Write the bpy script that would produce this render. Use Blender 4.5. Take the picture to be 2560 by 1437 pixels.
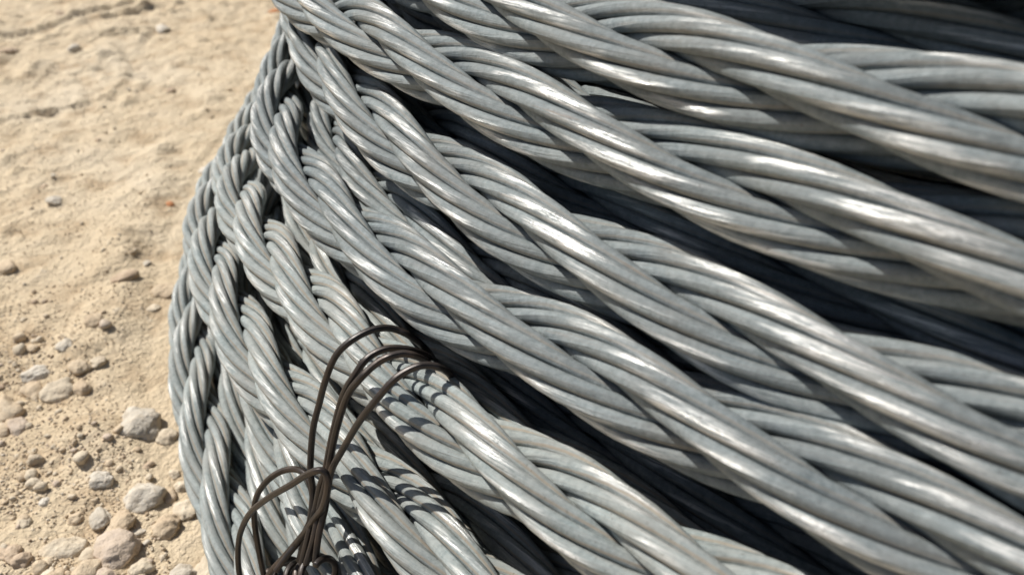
import bpy, math, random
import numpy as np

# ------------------------------------------------------------------ camera, sky, sun, exposure
for o in list(bpy.data.objects):
    bpy.data.objects.remove(o)
scene = bpy.context.scene
COL = scene.collection
SC = 1.15                       # model units -> metres
F_PX, PX0, PY0 = 2217.0, 1280.0, 718.5      # focal length and centre of the 2560 x 1437 photograph
PITCH = math.radians(33.0)
CAM_Z = 0.197 * SC              # phone held about 23 cm above the ground
cam_data = bpy.data.cameras.new('camera')
cam = bpy.data.objects.new('camera', cam_data)
COL.objects.link(cam)
cam.location = (0, 0, CAM_Z)
cam.rotation_euler = (math.pi / 2 - PITCH, 0, 0)
cam_data.sensor_width = 36.0
cam_data.lens = F_PX / 2560.0 * 36.0
cam_data.clip_start = 0.005
cam_data.clip_end = 400.0
cam_data.dof.use_dof = True
cam_data.dof.focus_distance = 0.212
cam_data.dof.aperture_fstop = 22.0
scene.camera = cam

SUN_AZ, SUN_EL = math.radians(152.0), math.radians(49.0)     # azimuth counted from +X towards +Y
world = bpy.data.worlds.new('World')
scene.world = world
world.use_nodes = True
wn = world.node_tree
bg = wn.nodes['Background']
sky = wn.nodes.new('ShaderNodeTexSky')
sky.sky_type = 'NISHITA'
sky.sun_disc = False
sky.sun_elevation = SUN_EL
sky.sun_rotation = math.pi / 2 - SUN_AZ
sky.air_density = 1.0
sky.dust_density = 1.5
wn.links.new(sky.outputs[0], bg.inputs[0])
bg.inputs[1].default_value = 0.065
sun_data = bpy.data.lights.new('sun', 'SUN')
sun_data.energy = 5.0
sun_data.angle = math.radians(0.53)
sun_data.color = (1.0, 0.965, 0.905)
sun = bpy.data.objects.new('sun', sun_data)
COL.objects.link(sun)
from mathutils import Vector
to_sun = Vector((math.cos(SUN_AZ) * math.cos(SUN_EL), math.sin(SUN_AZ) * math.cos(SUN_EL), math.sin(SUN_EL)))
sun.rotation_euler = (-to_sun).to_track_quat('-Z', 'Y').to_euler()
sun.location = to_sun * 5
scene.view_settings.view_transform = 'Standard'
scene.view_settings.look = 'None'
scene.view_settings.exposure = 0.17
scene.view_settings.gamma = 1.0
scene.view_settings.use_curve_mapping = False
scene.render.engine = 'CYCLES'

rng = np.random.default_rng(7)
random.seed(7)

# ------------------------------------------------------------------ helpers
def pix_ray(px, py):
    x, y = (px - PX0) / F_PX, (py - PY0) / F_PX
    return np.array([x, math.cos(PITCH) - y * math.sin(PITCH), -math.sin(PITCH) - y * math.cos(PITCH)])

def on_ground(px, py, z=0.0):
    d = pix_ray(px, py)
    t = (z - CAM_Z) / d[2]
    return np.array([d[0] * t, d[1] * t, z]), t       # t is the depth along the view axis

def mesh_from(name, verts, quads=None, tris=None, uv=None, smooth=True, wear=None):
    me = bpy.data.meshes.new(name)
    verts = np.asarray(verts, np.float32)
    nq = 0 if quads is None else len(quads)
    nt = 0 if tris is None else len(tris)
    loops = []
    if nq: loops.append(np.asarray(quads, np.int32).ravel())
    if nt: loops.append(np.asarray(tris, np.int32).ravel())
    loops = np.concatenate(loops)
    me.vertices.add(len(verts)); me.vertices.foreach_set('co', verts.ravel())
    me.loops.add(len(loops)); me.loops.foreach_set('vertex_index', loops)
    me.polygons.add(nq + nt)
    st = np.concatenate([np.arange(nq) * 4, nq * 4 + np.arange(nt) * 3]).astype(np.int32)
    me.polygons.foreach_set('loop_start', st)
    if smooth: me.polygons.foreach_set('use_smooth', np.ones(nq + nt, bool))
    if uv is not None:
        lay = me.uv_layers.new(name='UVMap')
        lay.data.foreach_set('uv', np.asarray(uv, np.float32)[loops].ravel())
    if wear is not None:
        at = me.attributes.new('wear', 'FLOAT', 'POINT')
        at.data.foreach_set('value', np.asarray(wear, np.float32))
    me.update(calc_edges=True)
    me.validate()
    return me

def link(name, me, mat, parent=None):
    o = bpy.data.objects.new(name, me)
    COL.objects.link(o)
    if me is not None and mat is not None and not me.materials: me.materials.append(mat)
    if parent is not None: o.parent = parent
    return o

def tag(o, label=None, cat=None, group=None, kind=None):
    if label: o['label'] = label
    if cat: o['category'] = cat
    if group: o['group'] = group
    if kind: o['kind'] = kind
    return o

def unit(v): return v / (np.linalg.norm(v, axis=-1, keepdims=True) + 1e-12)

def tube(P, ref, rad, sides, u_len=None):
    """Tube along points P; ref = a direction per point that the v = 0 line of the tube faces."""
    n = len(P)
    T = unit(np.gradient(P, axis=0))
    E1 = unit(ref - (ref * T).sum(-1, keepdims=True) * T)
    E2 = np.cross(T, E1)
    a = np.arange(sides + 1) / sides * 2 * math.pi
    rad = np.broadcast_to(np.asarray(rad, float), (n,))
    V = P[:, None] + rad[:, None, None] * (np.cos(a)[None, :, None] * E1[:, None] + np.sin(a)[None, :, None] * E2[:, None])
    s = np.concatenate([[0], np.cumsum(np.linalg.norm(np.diff(P, axis=0), axis=1))])
    uv = np.stack(np.broadcast_arrays(s[:, None], (np.arange(sides + 1) / sides)[None]), -1)
    i = np.arange(n - 1)[:, None] * (sides + 1); j = np.arange(sides)[None]
    q = np.stack([i + j, i + j + 1, i + j + sides + 2, i + j + sides + 1], -1).reshape(-1, 4)
    V = V.reshape(-1, 3); uv = uv.reshape(-1, 2)
    # end caps
    c0 = len(V); V = np.concatenate([V, P[:1], P[-1:]]); uv = np.concatenate([uv, [[0, 0], [s[-1], 0]]])
    k = np.arange(sides); b = (n - 1) * (sides + 1)
    tr = np.concatenate([np.stack([np.full(sides, c0), k + 1, k], -1), np.stack([np.full(sides, c0 + 1), b + k, b + k + 1], -1)])
    return V, q, tr, uv

def join(parts):
    Vs, Qs, Ts, Us, off = [], [], [], [], 0
    for V, q, t, u in parts:
        Vs.append(V); Qs.append(q + off); Ts.append(t + off); Us.append(u); off += len(V)
    return np.concatenate(Vs), np.concatenate(Qs), np.concatenate(Ts), np.concatenate(Us)

def lattice(seed, n=256): return np.random.default_rng(seed).random((n, n))
_lat = {}
def vnoise(x, y, seed):
    if seed not in _lat: _lat[seed] = lattice(seed)
    L = _lat[seed]; n = 256
    xi = np.floor(x).astype(int); yi = np.floor(y).astype(int)
    fx = x - xi; fy = y - yi
    fx = fx * fx * (3 - 2 * fx); fy = fy * fy * (3 - 2 * fy)
    a = L[xi % n, yi % n]; b = L[(xi + 1) % n, yi % n]; c = L[xi % n, (yi + 1) % n]; d = L[(xi + 1) % n, (yi + 1) % n]
    return (a * (1 - fx) + b * fx) * (1 - fy) + (c * (1 - fx) + d * fx) * fy - 0.5

# ------------------------------------------------------------------ materials
class NT:
    def __init__(self, name):
        self.m = bpy.data.materials.new(name); self.m.use_nodes = True
        self.t = self.m.node_tree; self.b = self.t.nodes['Principled BSDF']
    def n(self, kind, **kw):
        nd = self.t.nodes.new(kind)
        for k, v in kw.items(): setattr(nd, k, v)
        return nd
    def l(self, a, b): self.t.links.new(a, b)
    def noise(self, vec, scale, detail=3.0, rough=0.55, dist=0.0):
        nd = self.n('ShaderNodeTexNoise'); nd.inputs['Scale'].default_value = scale
        nd.inputs['Detail'].default_value = detail; nd.inputs['Roughness'].default_value = rough
        nd.inputs['Distortion'].default_value = dist
        self.l(vec, nd.inputs['Vector']); return nd.outputs['Fac']
    def ramp(self, fac, stops, interp='LINEAR'):
        nd = self.n('ShaderNodeValToRGB'); cr = nd.color_ramp; cr.interpolation = interp
        while len(cr.elements) > 1: cr.elements.remove(cr.elements[-1])
        cr.elements[0].position = stops[0][0]; cr.elements[0].color = self.c(stops[0][1])
        for p, c in stops[1:]:
            e = cr.elements.new(p); e.color = self.c(c)
        self.l(fac, nd.inputs[0]); return nd.outputs[0]
    @staticmethod
    def c(v): return (v, v, v, 1) if isinstance(v, (int, float)) else (*v, 1)
    def mix(self, fac, a, b, blend='MIX'):
        nd = self.n('ShaderNodeMix', data_type='RGBA', blend_type=blend)
        for i, v in ((0, fac), (6, a), (7, b)):
            if hasattr(v, 'links'): self.l(v, nd.inputs[i])
            elif i == 0: nd.inputs[0].default_value = float(v)
            else: nd.inputs[i].default_value = self.c(v)
        return nd.outputs[2]
    def math(self, op, a, b=None, c=None, clamp=False):
        nd = self.n('ShaderNodeMath', operation=op); nd.use_clamp = clamp
        for i, v in enumerate((a, b, c)):
            if v is None: continue
            if hasattr(v, 'links'): self.l(v, nd.inputs[i])
            else: nd.inputs[i].default_value = v
        return nd.outputs[0]
    def mapping(self, vec, scale, loc=(0, 0, 0)):
        nd = self.n('ShaderNodeMapping'); nd.inputs['Scale'].default_value = scale; nd.inputs['Location'].default_value = loc
        self.l(vec, nd.inputs['Vector']); return nd.outputs[0]
    def bump(self, h, strength, dist):
        nd = self.n('ShaderNodeBump'); nd.inputs['Strength'].default_value = strength; nd.inputs['Distance'].default_value = dist
        self.l(h, nd.inputs['Height']); return nd.outputs[0]

def steel_material(name, dusty, tone=(1, 1, 1)):
    """Hot dip galvanised wire: dull zinc, drawn streaks, rubbed bright patches, clay dust in the seams between wires."""
    k = NT(name); b = k.b
    uv = k.n('ShaderNodeUVMap').outputs[0]
    oi = k.n('ShaderNodeObjectInfo')
    geo = k.n('ShaderNodeTexCoord')
    off = k.n('ShaderNodeCombineXYZ'); k.l(oi.outputs['Random'], off.inputs[0]); k.l(oi.outputs['Random'], off.inputs[1]); k.l(oi.outputs['Random'], off.inputs[2])
    sh = k.n('ShaderNodeVectorMath', operation='MULTIPLY_ADD'); k.l(off.outputs[0], sh.inputs[0]); sh.inputs[1].default_value = (37, 3, 91); k.l(uv, sh.inputs[2])
    p = sh.outputs[0]
    streak = k.noise(k.mapping(p, (60, 22, 1)), 1.0, 5, 0.7)
    patch = k.noise(k.mapping(p, (38, 3.5, 1)), 1.0, 3, 0.55)
    scr = k.noise(k.mapping(p, (110, 26, 1)), 1.0, 4, 0.75)
    tone_n = k.noise(k.mapping(p, (14, 0.8, 1), (1, 4, 2)), 1.0, 4, 0.6)
    spangle = k.noise(geo.outputs['Object'], 620, 5, 0.75)
    speck = k.noise(geo.outputs['Object'], 1500, 2, 0.6)
    t = np.array(tone)
    base = k.mix(k.ramp(spangle, [(0.34, 0), (0.64, 1)]), tuple(t * (0.120, 0.150, 0.158)), tuple(t * (0.242, 0.274, 0.279)))
    base = k.mix(k.ramp(streak, [(0.42, 0), (0.66, 0.5)]), base, tuple(t * (0.175, 0.175, 0.170)))
    base = k.mix(1.0, base, k.ramp(tone_n, [(0.3, 0.72), (0.5, 1.0), (0.7, 1.22)]), 'MULTIPLY')
    grime = k.math('MULTIPLY', k.ramp(k.noise(geo.outputs['Object'], 33, 5, 0.7), [(0.52, 0), (0.68, 0.55)]), k.ramp(scr, [(0.3, 1), (0.6, 0.3)]))
    base = k.mix(grime, base, (0.16, 0.145, 0.125))
    # rubbed bright patches, broken up by drawing scratches
    at = k.n('ShaderNodeAttribute', attribute_name='wear')
    wsum = k.math('MULTIPLY_ADD', at.outputs['Fac'], 0.30, k.math('MULTIPLY', patch, 1.0))
    rub = k.math('MULTIPLY', k.ramp(wsum, [(0.71, 0), (0.88, 1)]), k.ramp(scr, [(0.43, 0.05), (0.53, 1)]))
    base = k.mix(rub, base, (0.68, 0.675, 0.65))
    # brown handling stains, few
    stain = k.math('MULTIPLY', k.ramp(k.noise(k.mapping(p, (21, 2.2, 1), (5, 9, 3)), 1.0, 4, 0.6), [(0.64, 0), (0.74, 1)]), k.ramp(scr, [(0.45, 0), (0.6, 0.75)]))
    base = k.mix(stain, base, (0.20, 0.13, 0.085))
    # clay dust caught in the seam where neighbouring wires touch (|angle| about 95..120 degrees from outward)
    sep = k.n('ShaderNodeSeparateXYZ'); k.l(uv, sep.inputs[0])
    av = k.math('ABSOLUTE', k.math('SUBTRACT', sep.outputs[1], 0.5))          # 0.5 outward .. 0 inward
    jit = k.math('MULTIPLY_ADD', k.noise(k.mapping(p, (140, 1, 1), (2, 0, 0)), 1.0, 3, 0.6), 0.05, -0.025)
    aj = k.math('ADD', av, jit)
    seam = k.ramp(aj, [(0.14, 0), (0.175, 0.6 if dusty else 0.28), (0.205, 0.6 if dusty else 0.28), (0.235, 0)])
    dn = k.ramp(k.noise(geo.outputs['Object'], 60, 5, 0.65), [(0.35, 0), (0.62, 0.5 if dusty else 0.16)])
    base = k.mix(dn, base, (0.335, 0.335, 0.31))
    base = k.mix(seam, base, (0.32, 0.25, 0.175))
    # dark pin specks in the zinc
    base = k.mix(k.ramp(speck, [(0.66, 0), (0.72, 0.6)]), base, (0.12, 0.11, 0.10))
    k.l(base, b.inputs['Base Color'])
    met = k.math('SUBTRACT', k.math('MULTIPLY_ADD', rub, 0.6, 0.06 if dusty else 0.12), k.math('MULTIPLY', seam, 0.6), clamp=True)
    k.l(met, b.inputs['Metallic']); b.inputs['Specular IOR Level'].default_value = 0.38
    ro = k.math('MULTIPLY_ADD', spangle, 0.22, 0.55 if dusty else 0.52)
    ro = k.math('ADD', ro, k.math('MULTIPLY_ADD', scr, 0.5, -0.25))
    ro = k.math('MULTIPLY_ADD', rub, -0.30, ro)
    ro = k.math('MULTIPLY_ADD', seam, 0.3, ro, clamp=True)
    k.l(ro, b.inputs['Roughness'])
    h = k.math('ADD', k.math('MULTIPLY', streak, 0.6), k.math('MULTIPLY', spangle, 0.55))
    h = k.math('ADD', h, k.math('MULTIPLY', scr, 0.8))
    k.l(k.bump(h, 0.55, 0.0006), b.inputs['Normal'])
    return k.m

M_STEEL = steel_material('galvanised_steel', False)
M_DUSTY = steel_material('dusty_galvanised_steel', True, (1.38, 1.37, 1.32))

def tie_material():
    k = NT('black_annealed_wire'); b = k.b
    g = k.n('ShaderNodeTexCoord').outputs['Object']
    a = k.noise(g, 300, 4, 0.6); c = k.noise(g, 90, 3, 0.6)
    base = k.ramp(a, [(0.3, (0.018, 0.014, 0.0125)), (0.7, (0.045, 0.036, 0.031))])
    base = k.mix(k.ramp(c, [(0.5, 0), (0.7, 0.7)]), base, (0.085, 0.058, 0.043))
    k.l(base, b.inputs['Base Color']); b.inputs['Metallic'].default_value = 0.3
    k.l(k.math('MULTIPLY_ADD', a, 0.3, 0.28), b.inputs['Roughness'])
    k.l(k.bump(a, 0.4, 0.0003), b.inputs['Normal'])
    return k.m
M_TIE = tie_material()

def soil_material():
    k = NT('dry_clay_soil'); b = k.b
    g = k.n('ShaderNodeTexCoord').outputs['Object']
    big = k.noise(g, 5.5, 5, 0.6, 0.4); mid = k.noise(g, 40, 6, 0.65); fine = k.noise(g, 420, 5, 0.7); grit = k.noise(g, 160, 3, 0.7)
    base = k.ramp(big, [(0.32, (0.575, 0.455, 0.305)), (0.52, (0.63, 0.515, 0.36)), (0.70, (0.67, 0.57, 0.425))])
    base = k.mix(k.ramp(mid, [(0.34, 0.65), (0.5, 0)]), base, (0.40, 0.285, 0.175))
    base = k.mix(k.ramp(mid, [(0.55, 0), (0.72, 0.55)]), base, (0.64, 0.535, 0.40))
    base = k.mix(k.ramp(fine, [(0.28, 0.35), (0.40, 0)]), base, (0.38, 0.285, 0.20))
    base = k.mix(k.ramp(grit, [(0.66, 0), (0.74, 0.5)]), base, (0.62, 0.55, 0.45))
    k.l(base, b.inputs['Base Color'])
    b.inputs['Roughness'].default_value = 0.95
    b.inputs['Specular IOR Level'].default_value = 0.15
    h = k.math('ADD', k.math('MULTIPLY', mid, 1.0), k.math('MULTIPLY', fine, 0.35))
    h = k.math('ADD', h, k.math('MULTIPLY', grit, 0.5))
    k.l(k.bump(h, 0.75, 0.006), b.inputs['Normal'])
    return k.m
M_SOIL = soil_material()

def stone_material(name, c1, c2, c3):
    k = NT(name); b = k.b
    tc = k.n('ShaderNodeTexCoord'); oi = k.n('ShaderNodeObjectInfo')
    sh = k.n('ShaderNodeVectorMath', operation='MULTIPLY_ADD')
    cx = k.n('ShaderNodeCombineXYZ'); k.l(oi.outputs['Random'], cx.inputs[0]); k.l(oi.outputs['Random'], cx.inputs[1])
    k.l(cx.outputs[0], sh.inputs[0]); sh.inputs[1].default_value = (3, 7, 1); k.l(tc.outputs['Object'], sh.inputs[2])
    p = sh.outputs[0]
    a = k.noise(p, 120, 5, 0.6); c = k.noise(p, 500, 4, 0.65); d = k.noise(p, 1500, 2, 0.6)
    base = k.ramp(a, [(0.3, c1), (0.55, c2), (0.75, c3)])
    base = k.mix(k.ramp(c, [(0.5, 0), (0.72, 0.45)]), base, (0.46, 0.355, 0.235))
    base = k.mix(k.ramp(d, [(0.62, 0), (0.7, 0.5)]), base, (0.2, 0.16, 0.12))
    k.l(base, b.inputs['Base Color']); b.inputs['Roughness'].default_value = 0.85
    b.inputs['Specular IOR Level'].default_value = 0.25
    k.l(k.bump(k.math('ADD', c, a), 0.6, 0.0018), b.inputs['Normal'])
    return k.m
STONE = {
    'grey': stone_material('grey_limestone', (0.48, 0.425, 0.345), (0.58, 0.52, 0.43), (0.64, 0.585, 0.50)),
    'cream': stone_material('cream_limestone', (0.51, 0.42, 0.31), (0.62, 0.53, 0.40), (0.68, 0.60, 0.48)),
    'tan': stone_material('tan_stone', (0.47, 0.36, 0.245), (0.57, 0.455, 0.32), (0.62, 0.52, 0.385)),
    'pink': stone_material('pinkish_stone', (0.48, 0.38, 0.29), (0.58, 0.475, 0.375), (0.63, 0.54, 0.44)),
    'white': stone_material('white_limestone', (0.54, 0.48, 0.39), (0.64, 0.58, 0.49), (0.70, 0.65, 0.57)),
    'brown': stone_material('brown_stone', (0.42, 0.31, 0.215), (0.50, 0.385, 0.275), (0.58, 0.465, 0.345)),
    'orange': stone_material('orange_fragment', (0.42, 0.17, 0.07), (0.52, 0.23, 0.10), (0.58, 0.30, 0.16)),
}

# ------------------------------------------------------------------ ground
def seg_dist(X, Y, pts):
    best = np.full(X.shape, 9.0); side = np.zeros(X.shape)
    for (ax, ay), (bx, by) in zip(pts[:-1], pts[1:]):
        dx, dy = bx - ax, by - ay; L2 = dx * dx + dy * dy
        t = np.clip(((X - ax) * dx + (Y - ay) * dy) / L2, 0, 1)
        ex, ey = X - ax - t * dx, Y - ay - t * dy
        d = np.hypot(ex, ey); s = np.sign(dx * ey - dy * ex)
        m = d < best; best = np.where(m, d, best); side = np.where(m, s, side)
    return best, side
RIDGES = [  # scuff and tyre marks pressed into the dried mud: pixel course, height, half width (m)
    ([(20, 292), (150, 265), (270, 245), (312, 210), (325, 165), (292, 122)], 0.006, 0.012),
    ([(562, 238), (592, 208), (614, 172)], 0.005, 0.010),
    ([(312, 332), (380, 330), (445, 331)], 0.004, 0.008),
    ([(468, 362), (520, 346), (568, 330)], 0.006, 0.010),
    ([(-80, 100), (30, 85), (100, 72), (180, 45), (300, 22)], 0.010, 0.018),
    ([(280, 84), (330, 80)], 0.008, 0.010), ([(300, 38), (366, 24)], 0.009, 0.012),
    ([(150, 412), (200, 398), (300, 335)], 0.003, 0.010),
    ([(228, 1098), (258, 1130), (263, 1162)], 0.0025, 0.0035), ([(150, 1130), (172, 1160), (184, 1200)], 0.002, 0.003),
    ([(0, 590), (120, 575), (260, 600), (340, 570)], 0.003, 0.010),
    ([(60, 470), (170, 480), (230, 450)], 0.003, 0.008), ([(330, 470), (450, 440), (540, 400)], 0.003, 0.010),
    ([(230, 700), (300, 690), (360, 705)], 0.003, 0.006), ([(90, 200), (160, 150), (220, 160)], 0.005, 0.014),
]
RIDGES = [([tuple(on_ground(*p)[0][:2]) for p in c], h * 0.34, w * 1.7) for c, h, w in RIDGES]
CX, CY = 0.405 * SC, 0.437 * SC        # coil centre on the ground

def ground_height(X, Y):
    near = np.exp(-np.hypot(X + 0.2, Y - 0.5) / 3.0)
    z = 0.010 * vnoise(X * 5 + 3, Y * 5 + 1, 1) + 0.0045 * vnoise(X * 17, Y * 17, 2)
    z += near * (0.0030 * vnoise(X * 55, Y * 55, 3) + 0.0030 * vnoise(X * 130, Y * 130, 4) + 0.0017 * vnoise(X * 230, Y * 230, 5) + 0.0011 * vnoise(X * 400, Y * 400, 6))
    lump = vnoise(X * 26, Y * 26, 8); z += near * 0.010 * np.clip(lump - 0.18, 0, 1)
    crumb = vnoise(X * 75, Y * 75, 9) ; z += near * 0.014 * np.clip(crumb - 0.18, 0, 1)
    for c, h, w in RIDGES:
        wob = 1 + 0.8 * vnoise(X * 60, Y * 60, 11)
        d, s = seg_dist(X, Y, c)
        z += h * wob * np.exp(-(d / w) ** 2) * np.where(s > 0, 1.0, -0.35)
    # a level, trodden bed under the coil
    rc = np.hypot(X - CX, Y - CY)
    k = np.clip((rc - 0.675) / 0.08, 0, 1)
    # soil pushed up in a low uneven lip round the coil's foot
    lip = 0.0055 * np.exp(-((rc - 0.676) / 0.016) ** 2) * np.clip(0.55 + 1.3 * vnoise(X * 40, Y * 40, 14) + 0.7 * vnoise(X * 110, Y * 110, 15), 0, 1.4)
    return z * (0.12 + 0.88 * k) + lip - 0.0035 + np.where(rc < 0.655, -0.001, 0)

fx = np.concatenate([-np.geomspace(60, 0.97, 28), np.arange(-0.95, -0.62, 0.008), np.arange(-0.62, 0.06, 0.0022), np.linspace(0.07, 1.5, 50), np.geomspace(1.7, 60, 24)])
fy = np.concatenate([-np.geomspace(60, 0.2, 26), np.arange(-0.1, 0.1, 0.01), np.arange(0.1, 1.0, 0.0025), np.arange(1.0, 1.6, 0.01), np.geomspace(1.62, 60, 34)])
GX, GY = np.meshgrid(fx, fy, indexing='ij')
GZ = ground_height(GX, GY)
gv = np.stack([GX, GY, GZ], -1).reshape(-1, 3)
ny = len(fy)
gi = (np.arange(len(fx) - 1)[:, None] * ny + np.arange(ny - 1)[None]).ravel()
ground = link('ground', mesh_from('ground', gv, np.stack([gi, gi + ny, gi + ny + 1, gi + 1], -1)), M_SOIL)
tag(ground, 'dry pale clay ground with scuffed tyre marks and crumbs', 'ground', kind='structure')

# ------------------------------------------------------------------ rope coil
PHI0, PHI1 = 150, 250
TURNS = {
    'K': (155.0, 4.52, [[488.2,147.4],[488.2,147.4],[488.1,147.4],[488.1,147.5],[488.0,147.5],[487.9,147.5],[487.9,147.6],[487.7,147.7],[487.6,147.8],[487.4,147.9],[487.1,148.2],[486.9,148.6],[486.6,149.3],[486.5,150.0],[485.9,152.9],[485.2,155.4],[484.5,157.1],[483.9,158.6],[483.4,159.6],[483.0,160.3],[482.6,161.0]]),
    'J': (165.0, 1.93, [[505.4,122.5],[504.9,122.7],[504.5,123.0],[504.0,123.4],[503.6,123.8],[503.2,124.3],[503.0,125.0],[502.7,125.9],[502.1,126.9],[501.2,128.2],[499.7,130.0],[497.3,132.3],[494.6,135.1],[492.9,136.7],[491.6,138.5],[489.9,141.8],[488.7,144.1],[488.2,145.6],[487.9,146.6],[487.7,147.5],[487.5,148.2]]),
    'D': (148.0, 2.88, [[491.7,122.2],[491.3,121.9],[490.8,121.6],[490.5,121.2],[490.1,120.7],[489.7,120.1],[489.5,119.4],[489.8,118.6],[490.7,117.8],[492.9,117.1],[496.4,116.6],[498.9,117.0],[500.2,117.8],[500.6,119.2],[499.8,121.4],[498.5,123.8],[496.8,126.8],[495.5,129.4],[494.5,131.7],[493.7,133.8],[492.9,135.7]]),
    'G': (142.0, 2.91, [[508.5,97.1],[505.6,96.9],[502.8,96.5],[500.1,96.1],[497.5,95.6],[495.4,94.9],[494.1,94.2],[494.1,93.5],[496.2,92.9],[501.7,92.7],[509.2,93.7],[513.6,95.8],[513.6,99.1],[512.3,103.1],[509.3,109.3],[507.5,113.3],[505.5,116.3],[504.7,117.2],[504.1,117.0],[503.5,116.5],[502.8,115.9]]),
    'C': (120.0, 2.51, [[540.7,54.0],[536.5,53.8],[532.3,53.6],[528.0,53.5],[523.8,53.3],[519.6,53.1],[515.8,53.0],[514.7,54.3],[516.9,57.7],[521.2,62.9],[525.1,69.4],[525.8,76.0],[524.6,81.8],[523.3,86.2],[520.3,90.6],[516.6,94.5],[513.3,97.3],[510.8,99.2],[508.9,100.6],[507.5,101.7],[506.3,102.7]]),
    'B': (122.0, 4.13, [[540.6,40.2],[537.3,40.1],[534.0,40.1],[530.8,39.9],[527.6,39.5],[524.6,38.9],[522.3,38.3],[522.5,39.0],[526.2,42.1],[532.5,47.6],[537.0,53.5],[537.2,58.1],[535.8,61.2],[531.5,64.6],[529.2,66.4],[528.6,67.2],[528.1,67.5],[527.6,67.6],[527.1,67.7],[526.7,67.9],[526.4,68.0]]),
    'A': (120.0, 4.94, [[525.3,11.7],[524.2,11.8],[523.2,12.4],[522.9,14.3],[524.3,17.4],[528.0,18.2],[531.9,14.9],[535.8,11.8],[541.3,10.7],[547.1,11.4],[550.1,12.0],[551.4,12.2],[552.8,12.2],[554.4,12.1],[555.5,12.0],[556.0,12.0],[556.2,12.0],[556.3,12.0],[556.2,12.0],[556.1,12.0],[556.0,12.0]]),
    'F': (150.0, 2.64, [[518.7,78.0],[514.8,78.1],[511.0,78.1],[507.1,78.2],[503.2,78.3],[499.5,78.4],[496.2,78.6],[493.6,79.0],[492.3,80.0],[492.7,82.3],[495.3,86.3],[498.0,91.5],[498.6,97.0],[498.5,100.8],[496.7,104.6],[494.5,108.6],[492.5,112.4],[491.2,115.7],[490.6,118.4],[490.5,120.5],[490.6,122.2]]),
    'E': (135.0, 5.92, [[525.0,64.5],[521.6,65.2],[518.2,65.8],[514.8,66.4],[511.4,67.0],[508.0,67.5],[504.8,67.9],[501.9,68.2],[500.1,68.9],[500.2,70.3],[503.9,72.3],[509.5,74.0],[512.6,75.8],[512.1,78.5],[510.3,81.4],[508.6,83.6],[507.9,84.8],[507.8,85.7],[507.9,86.4],[508.1,87.0],[508.2,87.4]]),
    'Q': (135.0, 3.21, [[529.5,33.5],[525.8,32.9],[521.9,32.1],[518.0,31.2],[514.4,30.2],[511.1,29.1],[508.9,28.2],[508.2,27.4],[510.1,27.4],[514.3,28.9],[518.5,32.4],[520.1,38.5],[519.3,46.6],[517.8,54.3],[516.3,60.5],[515.2,65.1],[514.5,68.4],[514.2,70.6],[514.0,72.2],[513.7,73.3],[513.5,74.2]]),
    'P': (135.0, 6.13, [[530.6,47.4],[526.0,46.6],[521.4,45.8],[516.9,44.8],[512.4,43.6],[508.4,42.4],[505.3,41.5],[504.0,41.3],[505.8,41.7],[512.3,43.2],[522.2,45.4],[531.0,46.3],[535.4,45.6],[538.1,43.8],[539.8,41.8],[540.5,40.0],[540.5,38.5],[540.2,37.4],[539.9,36.6],[539.5,36.0],[539.2,35.6]]),
    'S': (135.0, 0.51, [[519.8,24.3],[516.6,23.2],[513.4,21.9],[510.5,20.3],[508.0,18.6],[505.9,16.8],[504.4,15.3],[504.1,14.4],[505.6,14.5],[509.8,16.0],[516.3,18.9],[522.7,23.0],[526.7,27.3],[527.7,31.3],[527.7,34.3],[527.3,36.4],[526.9,37.9],[526.6,38.9],[526.5,39.7],[526.5,40.3],[526.5,40.8]]),
    'T': (135.0, 3.81, [[558.5,9.7],[552.2,9.6],[545.7,9.3],[539.0,8.4],[531.7,7.0],[524.2,6.6],[520.6,7.7],[522.4,9.2],[527.9,10.2],[533.7,10.3],[537.1,9.8],[538.1,9.5],[538.2,9.5],[538.2,9.5],[538.4,9.5],[538.6,9.5],[538.8,9.5],[538.9,9.5],[539.0,9.5],[539.0,9.5],[539.0,9.5]]),
    'L': (135.0, 2.36, [[490.4,105.5],[489.5,105.5],[488.6,105.4],[487.7,105.3],[486.9,105.2],[486.1,105.1],[485.5,104.9],[485.1,104.8],[485.0,105.0],[485.2,105.9],[485.6,107.7],[486.0,110.5],[485.6,114.0],[484.3,118.3],[482.5,122.5],[481.3,125.3],[480.5,127.1],[480.0,128.4],[479.6,129.3],[479.3,130.0],[479.0,130.5]]),
    'O': (135.0, 5.04, [[513.8,55.6],[511.4,55.6],[509.0,55.5],[506.6,55.3],[504.5,55.1],[502.7,54.9],[501.6,54.7],[501.2,54.7],[501.2,55.2],[501.3,56.5],[501.5,58.9],[501.5,63.0],[500.8,68.8],[498.8,75.2],[496.8,80.8],[495.1,85.8],[494.4,89.6],[494.2,92.2],[494.0,93.9],[493.7,95.2],[493.5,96.2]]),
    'M': (135.0, 1.10, [[471.8,143.2],[471.9,143.3],[471.9,143.3],[472.0,143.4],[472.1,143.5],[472.1,143.6],[472.1,143.8],[472.1,144.0],[471.9,144.4],[471.6,145.0],[471.1,145.9],[470.4,147.3],[469.4,149.5],[468.0,152.8],[466.5,156.9],[465.5,159.3],[464.9,160.8],[464.5,161.9],[464.2,162.6],[464.0,163.1],[463.8,163.5]]),
}
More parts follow.
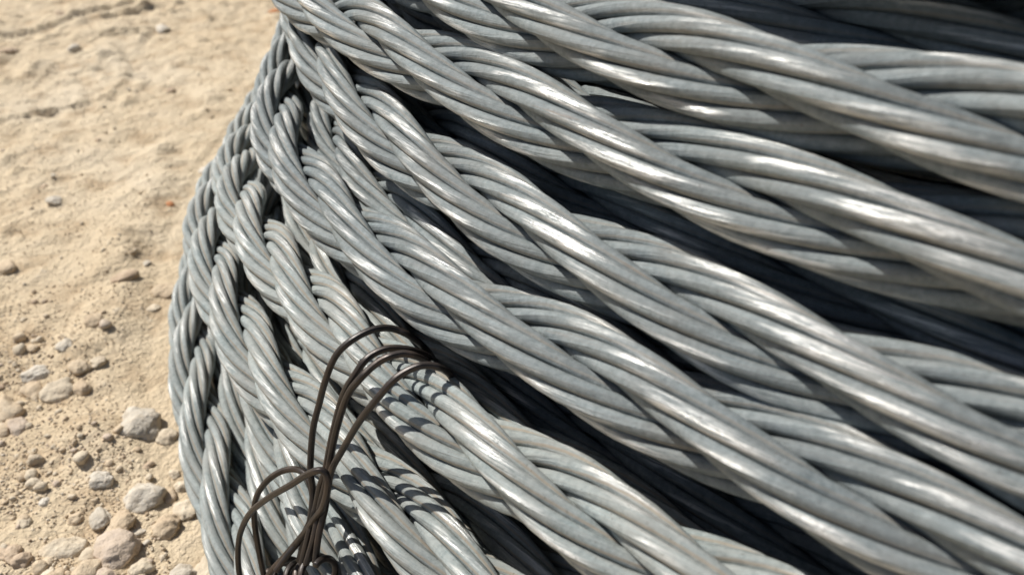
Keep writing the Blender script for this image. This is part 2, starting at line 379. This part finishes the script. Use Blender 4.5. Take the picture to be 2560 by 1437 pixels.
INNER = [
    [[476.0,175.0],[476.0,175.0],[476.0,175.0],[476.0,175.0],[476.0,175.0],[476.0,175.0]],
    [[468.0,190.5],[468.0,190.5],[468.0,190.5],[468.0,190.5],[468.0,190.5],[468.0,190.5]],
    [[459.0,175.0],[459.0,175.0],[459.0,175.0],[459.0,175.0],[459.0,175.0],[459.0,175.0]],
    [[483.1,7.0],[481.9,7.0],[481.7,7.0],[486.3,7.0],[489.7,7.0],[491.0,7.0]],
    [[497.6,7.0],[496.0,7.0],[495.0,7.0],[500.6,7.0],[504.0,7.0],[505.2,7.0]],
    [[478.9,20.2],[478.5,20.4],[479.3,20.6],[482.2,20.2],[484.3,19.8],[485.1,19.6]],
    [[492.8,19.9],[492.4,20.1],[493.1,20.3],[496.3,20.0],[498.3,19.6],[499.1,19.5]],
    [[489.2,33.2],[488.7,33.2],[488.6,32.9],[490.6,32.5],[492.2,32.0],[492.9,31.8]],
    [[478.8,42.5],[478.3,42.3],[478.4,42.2],[481.2,42.5],[483.7,42.9],[484.7,43.1]],
    [[493.1,46.6],[492.1,46.6],[491.6,45.9],[495.3,45.5],[497.9,44.7],[498.8,44.4]],
    [[479.3,56.3],[479.1,56.2],[478.9,56.0],[479.3,56.2],[479.6,56.2],[479.8,56.1]],
    [[472.3,68.4],[472.3,68.3],[472.1,68.1],[472.3,68.2],[472.6,68.2],[472.8,68.1]],
    [[486.7,68.1],[486.5,67.9],[486.1,67.6],[486.5,68.0],[486.7,68.1],[486.8,68.1]],
    [[465.4,80.4],[465.3,80.3],[465.0,80.2],[465.4,80.3],[465.9,80.3],[466.1,80.3]],
    [[479.4,80.3],[479.2,80.3],[478.7,80.2],[479.4,80.2],[479.8,80.3],[480.0,80.3]],
    [[458.9,92.7],[458.9,92.7],[459.0,92.7],[459.1,92.6],[459.3,92.5],[459.3,92.4]],
    [[473.0,92.7],[473.0,92.7],[473.0,92.8],[473.2,92.6],[473.3,92.5],[473.3,92.5]],
    [[452.0,104.8],[452.0,104.7],[451.9,104.7],[451.7,104.4],[451.6,104.1],[451.4,103.8]],
    [[466.1,104.8],[466.1,104.8],[466.2,104.8],[466.3,104.7],[466.4,104.6],[466.5,104.6]],
    [[459.1,116.8],[459.1,116.8],[459.0,116.6],[458.8,116.4],[458.5,116.1],[458.3,115.8]],
    [[451.3,128.3],[451.3,128.3],[451.2,128.2],[451.4,128.1],[451.6,128.2],[451.7,128.2]],
    [[466.3,128.9],[466.3,128.7],[466.5,128.4],[466.5,127.9],[466.2,127.7],[465.5,127.6]],
    [[443.0,139.8],[442.8,139.5],[442.2,138.8],[441.6,138.0],[441.6,137.8],[441.6,137.9]],
    [[458.2,140.3],[458.4,140.2],[458.7,139.9],[459.2,139.7],[460.1,140.1],[460.4,140.4]],
    [[436.6,153.0],[436.4,153.1],[436.1,153.2],[436.1,153.3],[436.3,153.3],[436.4,153.3]],
    [[450.4,151.8],[450.2,151.4],[449.7,150.4],[449.4,149.4],[449.6,149.2],[449.7,149.2]],
    [[428.7,164.5],[428.4,164.5],[427.7,164.4],[426.4,164.3],[424.8,164.1],[423.8,163.9]],
    [[443.9,166.0],[443.5,166.1],[442.3,166.3],[440.5,166.6],[438.3,167.1],[437.2,167.2]],
    [[460.6,161.2],[460.1,161.1],[458.4,161.2],[455.2,161.8],[451.4,162.9],[450.1,163.0]],
    [[432.1,178.0],[432.1,178.1],[431.9,178.2],[431.5,178.5],[431.0,178.9],[430.6,179.2]],
    [[446.0,179.8],[445.9,179.8],[445.9,179.7],[445.9,179.6],[445.8,179.5],[445.8,179.4]],
    [[430.2,191.8],[430.2,191.8],[430.1,192.0],[430.0,192.3],[429.8,192.8],[429.7,193.0]],
    [[444.4,193.6],[444.5,193.6],[444.5,193.5],[444.6,193.4],[444.7,193.3],[444.8,193.3]],
    [[436.0,204.7],[436.1,204.7],[436.3,204.7],[436.5,204.7],[436.8,204.8],[436.9,204.9]],
    [[453.5,204.2],[453.5,204.2],[453.5,204.2],[453.5,204.1],[453.5,204.1],[453.6,204.1]],
    [[429.7,217.1],[429.8,217.1],[429.8,217.0],[429.9,217.0],[430.0,216.9],[430.0,216.9]],
    [[445.1,215.3],[445.1,215.3],[445.2,215.3],[445.3,215.4],[445.5,215.6],[445.6,215.7]],
]

D_WIRE = 2.6e-3            # galvanised wire
R_CORE = 1.67 * D_WIRE    # radius of the circle on which the three strands lie
NODE = np.linspace(PHI0, PHI1, 21)

def spline(nodes, vals, x):
    """natural-ish cubic through the nodes (Catmull-Rom)"""
    h = nodes[1] - nodes[0]; f = np.clip((x - nodes[0]) / h, 0, len(nodes) - 1 - 1e-9); i = f.astype(int); t = (f - i)[:, None]
    V = np.concatenate([2 * vals[:1] - vals[1:2], vals, 2 * vals[-1:] - vals[-2:-1]])
    p0, p1, p2, p3 = V[i], V[i + 1], V[i + 2], V[i + 3]
    return 0.5 * ((2 * p1) + (p2 - p0) * t + (2 * p0 - 5 * p1 + 4 * p2 - p3) * t ** 2 + (-p0 + 3 * p1 - 3 * p2 + p3) * t ** 3)

def rope_axis(nodes, rh, deg):
    q = spline(nodes, np.asarray(rh) * 1e-3, deg)
    ph = np.radians(deg); c, s = np.cos(ph), np.sin(ph)
    P = np.stack([0.405 + q[:, 0] * c, 0.437 + q[:, 0] * s, q[:, 1]], -1)
    n = np.stack([c, s, 0 * c], -1)
    return P, n

def strand_frames(P, n, s, pitch, phase, k):
    T = unit(np.gradient(P, axis=0)); n = unit(n - (n * T).sum(-1, keepdims=True) * T); b = np.cross(T, n)
    th = 2 * math.pi * s / pitch + phase + 2 * math.pi * k / 3
    e1 = np.cos(th)[:, None] * n + np.sin(th)[:, None] * b
    S = P + R_CORE * e1
    TS = unit(np.gradient(S, axis=0)); e1 = unit(e1 - (e1 * TS).sum(-1, keepdims=True) * TS); e2 = np.cross(TS, e1)
    return S, e1, e2

coil = link('wire_rope_coil', None, None)
coil.location = (CX, CY, 0)
tag(coil, 'large coil of grey galvanised three strand steel wire rope on the dirt', 'wire rope')
OFF = np.array([CX, CY, 0.0])

def ring_rest(nodes, rh, pitch, phase, sides=6, arc=(PHI1 - 1.0, PHI0 + 361.0), step=1.6):
    """the rest of the turn round the far side of the coil, three plain strands"""
    rh = np.asarray(rh); deg = np.arange(arc[0], arc[1] + step, step)
    f = np.clip((deg - PHI1) / (PHI0 + 360 - PHI1), 0, 1); f = f * f * (3 - 2 * f)
    q = (rh[-1][None] * (1 - f[:, None]) + rh[0][None] * f[:, None]) * 1e-3
    ph = np.radians(deg); c, s = np.cos(ph), np.sin(ph)
    P = np.stack([0.405 + q[:, 0] * c, 0.437 + q[:, 0] * s, q[:, 1]], -1); n = np.stack([c, s, 0 * c], -1)
    sl = np.concatenate([[0], np.cumsum(np.linalg.norm(np.diff(P, axis=0), axis=1))])
    out = []
    for k in range(3):
        S, e1, e2 = strand_frames(P, n, sl, pitch, phase, k)
        out.append(tube(S * SC - OFF, e1, 1.42 * D_WIRE * SC, sides))
    return out

def build_turn(name, pitch, phase, rh, nodes, mat, sides, step_mm, split, back=True):
    pitch *= 1e-3
    deg = np.arange(PHI0, PHI1 + 1e-6, np.degrees(step_mm * 1e-3 / 0.51))
    P, n = rope_axis(nodes, rh, deg)
    s = np.concatenate([[0], np.cumsum(np.linalg.norm(np.diff(P, axis=0), axis=1))])
    s -= np.interp(200.0, deg, s)
    pw = 0.42 * pitch
    core, wires, wears = [], [], []
    Pm = P * SC - OFF
    sag = rng.normal(0, 1, (3, 6, 4))
    for k in range(3):
        S, e1, e2 = strand_frames(P, n, s, pitch, phase, k)
        core.append(tube(S * SC - OFF, e1, 0.5 * D_WIRE * SC, 6))
        j0 = rng.uniform(0, 1)
        for j in range(6):
            # wires sit a hair uneven in their strand
            a, w1, f1, f2 = sag[k, j]
            ps = -2 * math.pi * s / pw + 2 * math.pi * (j + j0) / 6 + 0.035 * np.sin(s * 23 + 3 * f1)
            dd = D_WIRE * (1 + 0.012 * np.sin(s * 31 + 2 * f2) + 0.006 * a)
            o = np.cos(ps)[:, None] * e1 + np.sin(ps)[:, None] * e2
            tb = tube((S + dd[:, None] * o) * SC - OFF, o, 0.497 * D_WIRE * SC * (1 + 0.006 * w1), sides)
            wires.append(tb)
            ax = np.concatenate([np.repeat(Pm, sides + 1, 0), Pm[:1], Pm[-1:]])
            # how far out this bit of wire lies: the crowns are what gets rubbed in handling
            wears.append(np.clip((np.linalg.norm(tb[0] - ax, axis=1) / (D_WIRE * SC) - 2.45) / 0.6, 0, 1))
    if back: core += ring_rest(nodes, rh, pitch, phase)
    if split:
        V, q, t, u = join(core)
        turn = link('rope_turn', mesh_from('rope_turn', V, q, t, u), mat, coil)
        for (V, q, t, u), we in zip(wires, wears):
            # v = 0.5 must face outwards for the seam dust
            u = u.copy(); u[:, 1] = (u[:, 1] + 0.5)
            link('wire', mesh_from('wire', V, q, t, u, wear=we), mat, turn)
    else:
        V, q, t, u = join(core + wires)
        u = u.copy(); u[:, 1] += 0.5
        turn = link('rope_turn', mesh_from('rope_turn', V, q, t, u), mat, coil)
    return turn

DUSTY = set('ABCPQSTE')
FRONT = set('KJDGCBA')
for key, (pitch, phase, rh) in TURNS.items():
    build_turn(key, pitch, phase, rh, NODE, M_DUSTY if key in DUSTY else M_STEEL, 12 if key in FRONT else 10, 3.6 if key in FRONT else 4.2, True)
NODE_IN = np.linspace(PHI0, PHI1, len(INNER[0]))
for rh in INNER:
    build_turn('inner', 130 + rng.uniform(-12, 12), rng.uniform(0, 6.28), rh, NODE_IN, M_STEEL, 5, 7.0, False)

# ------------------------------------------------------------------ tie wire
H_PROF = np.array([-.05, .0, .01, .05, .1, .14, .18, .22, .3]) - 0.038
R_PROF = np.array([.57, .567, .565, .55, .53, .508, .490, .475, .46])
def on_coil(px, py, off):
    """point on the coil's outer face, off (model m) proud of the rope axes, where the pixel's ray meets it"""
    d = pix_ray(px, py); t = np.linspace(.04, .9, 3000)
    P = np.array([0, 0, CAM_Z / SC]) + t[:, None] * d
    g = np.hypot(P[:, 0] - .405, P[:, 1] - .437) - np.interp(P[:, 2], H_PROF, R_PROF) - off
    i = np.where(g < 0)[0]
    i = i[0] if len(i) else int(np.argmin(g))
    return P[i] * SC
def smooth_path(pts, n=14):
    pts = np.asarray(pts, float); x = np.arange(len(pts), dtype=float)
    return spline(x, pts, np.linspace(0, len(pts) - 1, (len(pts) - 1) * n + 1))
def wire_part(name, pts, rad, parent, origin):
    P = smooth_path(pts, 6) - origin
    ref = np.tile(np.array([[0.3, -0.5, 0.81]]), (len(P), 1))
    V, q, t, u = tube(P, ref, rad, 10)
    return link(name, mesh_from(name, V, q, t, u), M_TIE, parent)
tie0 = on_coil(750, 1420, 0.012)
tie = link('tie_wire', None, None)
tie.location = tie0
tag(tie, 'dark brown annealed tie wire looped round the lower rope turns', 'tie wire')
TR_ = 0.00070 * SC
ARCHES = [
    [(748, 1400, .012), (757, 1365, .013), (775, 1300, .016), (782, 1230, .017), (776, 1173, .017), (782, 1077, .015), (798, 1009, .016), (814, 949, .019), (839, 890, .022), (876, 853, .023), (926, 826, .022), (972, 820, .020), (1013, 833, .016), (1049, 858, .011), (1075, 885, .004), (1092, 915, -.006)],
    [(755, 1405, .011), (768, 1350, .013), (789, 1268, .014), (800, 1215, .014), (814, 1172, .013), (830, 1091, .014), (857, 990, .017), (885, 940, .020), (917, 897, .021), (958, 874, .020), (1004, 871, .016), (1049, 881, .012), (1081, 899, .006), (1100, 925, -.006)],
    [(765, 1410, .010), (784, 1345, .012), (800, 1265, .012), (812, 1215, .012), (822, 1168, .012), (839, 1082, .013), (866, 995, .016), (898, 949, .018), (949, 903, .019), (1004, 884, .015), (1049, 894, .011), (1077, 913, .006), (1096, 940, -.006)],
    [(788, 1405, .009), (797, 1335, .010), (812, 1274, .010), (820, 1220, .010), (830, 1172, .010), (857, 1123, .012), (898, 1054, .015), (944, 995, .018), (990, 945, .018), (1040, 917, .015), (1081, 914, .012), (1113, 926, .008), (1134, 947, .002), (1145, 975, -.008)],
]
AXES = np.concatenate([rope_axis(NODE, v[2], np.linspace(190, 232, 420))[0] for v in TURNS.values()]) * SC
CAM_P = np.array([0, 0, CAM_Z])
def rope_depth(px, py):
    d = pix_ray(px, py); L = np.linalg.norm(d); d = d / L
    w = AXES - CAM_P; s = w @ d; dist = np.linalg.norm(w - s[:, None] * d, axis=1); Rr = 2.95 * D_WIRE * SC
    m = dist < Rr
    return (np.min((s - np.sqrt(np.maximum(Rr ** 2 - dist ** 2, 0)))[m]) / L) if m.any() else np.nan
def laid_on(path, lift):
    """wire bridging from rope crown to rope crown: nearest rope under each pixel, gaps bridged, then lifted"""
    uv = smooth_path([(x, y, 0) for x, y, o in path], 5)[:, :2]
    z = np.array([rope_depth(*p) for p in uv]); z = np.where(np.isnan(z), np.nanmax(z), z)
    n = len(z); k = 9
    zm = np.array([z[max(0, i - k):i + k + 1].min() for i in range(n)])
    zs = np.array([zm[max(0, i - k):i + k + 1].mean() for i in range(n)])
    zs = np.minimum(zs, z)
    zs = np.array([zs[max(0, i - 3):i + 4].mean() for i in range(n)])
    zs = zs - TR_ * 1.2 - np.interp(np.linspace(0, 1, n), np.linspace(0, 1, len(lift)), lift) * SC
    return [CAM_P + pix_ray(*p) * zz for p, zz in zip(uv[::2], zs[::2])]
for a in ARCHES:
    wire_part('wire_strand', laid_on(a, [.002, .002, .001, .0, .001, .004, .006, .005, .002, -.005, -.022]), TR_, tie, tie0)
LOOPS = [
    [(612, 1470, .010), (599, 1437, .014), (595, 1380, .017), (602, 1328, .019), (627, 1280, .021), (672, 1243, .023), (724, 1213, .024), (767, 1186, .024), (800, 1175, .022), (818, 1190, .020), (818, 1225, .018), (806, 1268, .018), (785, 1297, .018), (761, 1331, .018), (712, 1389, .018), (679, 1426, .016), (660, 1460, .012)],
    [(668, 1462, .008), (660, 1437, .010), (648, 1380, .013), (636, 1304, .016), (639, 1249, .018), (660, 1210, .019), (694, 1182, .020), (730, 1172, .020), (758, 1180, .019), (773, 1203, .018), (782, 1243, .017), (779, 1289, .016), (755, 1341, .015), (715, 1392, .014), (690, 1425, .012)],
]
for a in LOOPS: wire_part('loop', laid_on(a, [.001, .005, .007, .008, .008, .007, .005, .004, .003]), TR_, tie, tie0)
# the twisted end: the wire wound back round itself, uneven and springy
ka, kb = [CAM_P + pix_ray(x, y) * (min(rope_depth(x, y), rope_depth(x, y - 25)) - 0.004) for x, y in ((692, 1446), (818, 1438))]
ax = unit(kb - ka); up_ = unit(np.array([0, -0.3, 1.0]) - ax * np.dot(ax, np.array([0, -0.3, 1.0]))); sd = np.cross(ax, up_)
for w in range(2):
    tt = np.linspace(0, 1, 150); an = tt * 2 * math.pi * 3.1 + w * 3.1 + 0.5 * np.sin(5 * tt + w)
    rr = SC * (0.0030 + 0.0006 * np.sin(7 * tt + 2 * w) + 0.0008 * np.sin(math.pi * tt))
    lean = 0.0016 * SC * np.cos(an + 0.6)
    Pk = ka + (kb - ka) * tt[:, None] + lean[:, None] * ax + rr[:, None] * (np.cos(an)[:, None] * up_ + np.sin(an)[:, None] * sd) - tie0
    V, q, t, u = tube(Pk, np.tile(ax, (150, 1)), TR_ * 1.05, 8)
    link('twisted_end', mesh_from('twisted_end', V, q, t, u), M_TIE, tie)

# ------------------------------------------------------------------ stones
def ico(sub):
    import bmesh
    bm = bmesh.new(); bmesh.ops.create_icosphere(bm, subdivisions=sub, radius=1.0)
    V = np.array([v.co[:] for v in bm.verts]); T = np.array([[v.index for v in f.verts] for f in bm.faces]); bm.free()
    return V, T
ICO = {s: ico(s) for s in (1, 2, 4)}
def stone_shape(V, r, rough=0.16, boxy=0.3):
    V = V.copy(); n = V / np.linalg.norm(V, axis=1, keepdims=True)
    rad = np.ones(len(V))
    for _ in range(int(6 + 7 * boxy)):                      # planar facets worn round
        d = unit(r.normal(size=3)); c = r.uniform(0.62, 0.92)
        x = n @ d; lim = np.where(x > c * 0.75, c / np.maximum(x, 1e-3), 9)
        rad = np.minimum(rad, 0.2 * rad + 0.8 * np.minimum(rad, lim))
    for f, a in ((1.7, 0.5), (3.5, 0.32), (8, 0.20), (17, 0.12), (34, 0.06)):
        K = r.normal(size=(4, 3)) * f; ph = r.uniform(0, 6.28, 4)
        rad *= 1 + rough * a * np.sin(n @ K.T + ph).mean(1) * 1.6
    return n * rad[:, None]
STONES = [  # px, py, width px, height px, kind, label
    (349, 1039, 108, 74, 'grey', .6, 'broad pale grey stone with a flat top, alone in the dirt beside the coil'),
    (409, 1067, 52, 34, 'cream', .4, 'small cream stone touching the right end of the broad grey stone'),
    (90, 915, 68, 32, 'white', .5, 'whitest stone, at the top of the small heap near the left edge'),
    (75, 957, 52, 48, 'tan', .8, 'blocky beige stone directly below the whitest stone'),
    (143, 957, 82, 42, 'cream', .5, 'flat pale slab half sunk in the dirt right of the blocky beige stone'),
    (199, 957, 44, 30, 'tan', .6, 'small tan stone at the right end of the flat pale slab'),
    (200, 910, 42, 32, 'tan', .4, 'rounded tan stone just above the flat pale slab'),
    (245, 897, 42, 22, 'cream', .3, 'low cream stone right of the rounded tan stone above the slab'),
    (166, 866, 38, 26, 'grey', .3, 'small grey stone above the rounded tan stone, top of its cluster'),
    (8, 1000, 84, 74, 'tan', .6, 'large beige stone cut by the left edge of the photo'),
    (40, 1050, 52, 36, 'pink', .2, 'rounded pinkish white stone below the large beige stone at the left edge'),
    (2, 1056, 44, 34, 'tan', .3, 'tan stone at the left edge beside the rounded pinkish white stone'),
    (250, 1190, 54, 36, 'white', .7, 'small white and brown stone alone above the lower stone cluster'),
    (357, 1219, 98, 62, 'grey', .8, 'mottled grey yellow stone, second largest in the cluster beside the coil'),
    (414, 1213, 36, 34, 'tan', .4, 'small tan stone at the right end of the mottled grey yellow stone'),
    (447, 1190, 34, 28, 'cream', .3, 'small cream stone against the foot of the coil, upper of two there'),
    (459, 1244, 52, 50, 'cream', .3, 'egg shaped cream stone against the foot of the coil'),
    (250, 1279, 54, 48, 'grey', .3, 'round grey tan stone left of the plump tan stone'),
    (294, 1291, 64, 54, 'tan', .2, 'plump round tan stone in the middle of the lower cluster'),
    (334, 1313, 58, 22, 'grey', .6, 'thin flat grey stone lying right of the plump tan stone'),
    (407, 1291, 76, 50, 'tan', .2, 'smooth oval tan stone between the flat grey stone and the coil'),
    (147, 1354, 128, 56, 'cream', .2, 'longest stone, a smooth cream bar near the bottom left'),
    (279, 1354, 104, 74, 'pink', .5, 'big pinkish stone right of the long cream bar'),
    (212, 1371, 42, 30, 'cream', .2, 'small cream stone wedged between the long bar and the pinkish stone'),
    (344, 1396, 70, 54, 'cream', .8, 'pale wedge shaped stone at the lower right of the pinkish stone'),
    (454, 1409, 78, 52, 'grey', .9, 'rough grey angular stone at the bottom beside the coil'),
    (17, 1362, 52, 52, 'brown', .6, 'brown stone at the left edge near the bottom'),
    (52, 1385, 46, 32, 'brown', .6, 'dark brown stone between the left edge and the long cream bar'),
    (107, 1398, 50, 28, 'tan', .3, 'low tan stone under the left half of the long cream bar'),
    (220, 1415, 72, 48, 'tan', .4, 'broad tan stone at the bottom below the small wedged stone'),
    (130, 1434, 62, 40, 'tan', .4, 'tan stone cut by the bottom edge of the photo'),
    (262, 1433, 42, 34, 'pink', .5, 'small pinkish stone at the bottom edge beside the broad tan stone'),
    (105, 1239, 24, 20, 'white', .3, 'tiny white stone in the crumbly patch left of the lower cluster'),
    (55, 1287, 30, 24, 'cream', .3, 'small cream stone alone near the left edge above the brown stones'),
    (180, 1276, 42, 28, 'tan', .2, 'half buried tan stone left of the round grey tan stone'),
    (366, 1142, 30, 20, 'brown', .5, 'small brown stone in the crumbs below the broad grey stone'),
    (430, 1160, 26, 22, 'cream', .4, 'tiny cream stone in the crumbs beside the coil'),
    (508, 1388, 62, 96, 'cream', .8, 'cream block partly under the outermost rope turn at the bottom'),
    (8, 655, 50, 58, 'tan', .5, 'stone half cut by the left edge, halfway up the photo'),
    (310, 690, 66, 26, 'brown', .3, 'low brown mound of clay in the middle of the bare dirt'),
    (410, 708, 60, 30, 'tan', .3, 'low tan stone close to the coil, right of the brown mound'),
    (235, 808, 44, 26, 'tan', .5, 'tan stone above the small heap, below the bare dirt'),
    (380, 750, 34, 16, 'cream', .4, 'thin pale stone close to the coil above the clay scuff'),
    (365, 645, 24, 14, 'grey', .4, 'small grey stone above the brown mound'),
    (133, 492, 34, 18, 'grey', .5, 'blurred grey stone in the far dirt below two dark clods'),
    (108, 455, 16, 12, 'brown', .5, 'reddish brown clod, lower of two dark clods in the far dirt'),
    (131, 428, 18, 11, 'grey', .5, 'grey clod, upper of two dark clods in the far dirt'),
    (426, 222, 22, 14, 'brown', .5, 'dark clod in the far dirt between the scuff arcs'),
    (425, 500, 18, 10, 'orange', .4, 'bright orange fragment in the dirt, halfway to the coil'),
    (686, 22, 30, 14, 'orange', .4, 'rusty orange fragment near the top of the photo beside the coil'),
    (153, 40, 26, 14, 'brown', .5, 'dark clod farthest away near the top left'),
    (407, 70, 34, 18, 'white', .4, 'pale far stone near the top, right of the scuffed hollows'),
    (22, 124, 38, 16, 'brown', .4, 'brown far clod near the left edge at the top'),
    (186, 122, 34, 16, 'grey', .4, 'grey far stone near the top left, below the dark clod'),
    (511, 410, 32, 16, 'white', .3, 'pale stone in the dirt left of the upper rope turns'),
    (243, 346, 14, 12, 'brown', .4, 'small dark clod in the open dirt above the two dark clods'),
]
for i, (px, py, w, h, kind, boxy, label) in enumerate(STONES):
    r = np.random.default_rng(100 + i)
    P, dep = on_ground(px, py + h * 0.18, 0.0)
    a = 0.56 * w * dep / F_PX
    drop = math.atan2(CAM_Z, math.hypot(P[0], P[1]))
    bb = 0.56 * h * dep / F_PX
    hz = min(0.62 * a, bb * 0.95); dy = max(bb * 1.05 / max(math.sin(drop), .3), 0.55 * a); dy = min(dy, 1.5 * a)
    V, T = ICO[4]
    V = stone_shape(V, r, 0.26, boxy) * np.array([a, dy * 0.92, hz])
    az = math.atan2(-P[0], P[1])                       # turn so its long side faces the viewpoint of the px measures
    o = link('pebble', mesh_from('pebble', V, None, T), STONE[kind])
    P[2] = float(ground_height(np.array([P[0]]), np.array([P[1]]))[0]) + hz * 0.04
    o.location = P; o.rotation_euler = (r.uniform(-.15, .15), r.uniform(-.15, .15), az + r.uniform(-.12, .12))
    tag(o, label, 'stone', 'loose stones on the dirt')

# gravel and crumbs nobody could count
gr = np.random.default_rng(21)
parts_V, parts_T, off, mats = [], [], 0, []
kinds = ['cream', 'tan', 'grey', 'brown', 'pink']
bases = {1: [stone_shape(ICO[1][0], gr, 0.35, 1) for _ in range(14)], 2: [stone_shape(ICO[2][0], gr, 0.3, .8) for _ in range(14)]}
count = 0
while count < 3800:
    px, py = gr.uniform(-350, 800), gr.uniform(-150, 1600)
    if gr.random() > 0.06 + 0.94 * np.clip((py - 350) / 850, 0, 1) ** 1.5: continue
    P, dep = on_ground(px, py)
    if dep <= 0 or dep > 2.5: continue
    if np.hypot(P[0] - CX, P[1] - CY) < 0.655: continue
    clus = vnoise(np.array([P[0] * 9]), np.array([P[1] * 9]), 31)[0] + 0.5 * vnoise(np.array([P[0] * 30]), np.array([P[1] * 30]), 32)[0]
    if gr.random() > np.clip(0.35 + 1.6 * clus, 0.04, 1): continue
    s = 0.0004 + 0.0005 * gr.pareto(2.4)
    s = min(s, 0.0034)
    if py < 800: s = min(s, 0.0018)
    lv = 2 if s > 0.0012 else 1
    V = bases[lv][gr.integers(14)] * np.array([1, gr.uniform(.65, 1.1), gr.uniform(.5, .8)]) * s
    a = gr.uniform(0, 6.28); c, sn = math.cos(a), math.sin(a)
    V = V @ np.array([[c, sn, 0], [-sn, c, 0], [0, 0, 1]])
    P[2] = float(ground_height(np.array([P[0]]), np.array([P[1]]))[0]) + s * 0.25
    parts_V.append(V + P); parts_T.append(ICO[lv][1] + off); off += len(V)
    mats += [int(gr.choice(5, p=[.38, .46, .05, .03, .08]))] * len(ICO[lv][1]); count += 1
grain = ICO[1][0]; GT = []; n_grain = 9000
gp_ = []
while len(gp_) < n_grain:
    px, py = gr.uniform(-150, 760), gr.uniform(-60, 1520)
    P, dep = on_ground(px, py)
    if np.hypot(P[0] - CX, P[1] - CY) < 0.660 or gr.random() > 0.15 + 0.85 * np.clip((py - 150) / 900, 0, 1): continue
    gp_.append((P[0], P[1], dep))
gp_ = np.array(gp_); cl = vnoise(gp_[:, 0] * 14, gp_[:, 1] * 14, 41) + 0.6 * vnoise(gp_[:, 0] * 45, gp_[:, 1] * 45, 42)
gp_ = gp_[gr.random(len(gp_)) < np.clip(0.45 + 1.4 * cl, 0.05, 1)]
gz = ground_height(gp_[:, 0], gp_[:, 1]); gs = 0.00028 + 0.00042 * gr.random(len(gp_)) ** 2
sh_ = np.stack([bases[1][i % 14] for i in range(len(gp_))]) * (gs[:, None] * gr.uniform(.6, 1.2, (len(gp_), 3)))[:, None, :]
sh_ = sh_ + np.stack([gp_[:, 0], gp_[:, 1], gz + gs * 0.3], -1)[:, None, :]
GT = ICO[1][1][None] + off + np.arange(len(gp_))[:, None, None] * len(grain)
parts_V.append(sh_.reshape(-1, 3)); parts_T.append(GT.reshape(-1, 3))
mats += list(np.repeat(gr.choice(5, size=len(gp_), p=[.38, .44, .06, .05, .07]), len(ICO[1][1])).astype(int))
gm = mesh_from('gravel', np.concatenate(parts_V), None, np.concatenate(parts_T))
for kd in kinds: gm.materials.append(STONE[kd])
gm.polygons.foreach_set('material_index', np.array(mats, np.int32)); gm.update()
gravel = link('gravel', gm, None)
tag(gravel, 'fine gravel and clay crumbs strewn over the dirt', 'gravel', kind='stuff')
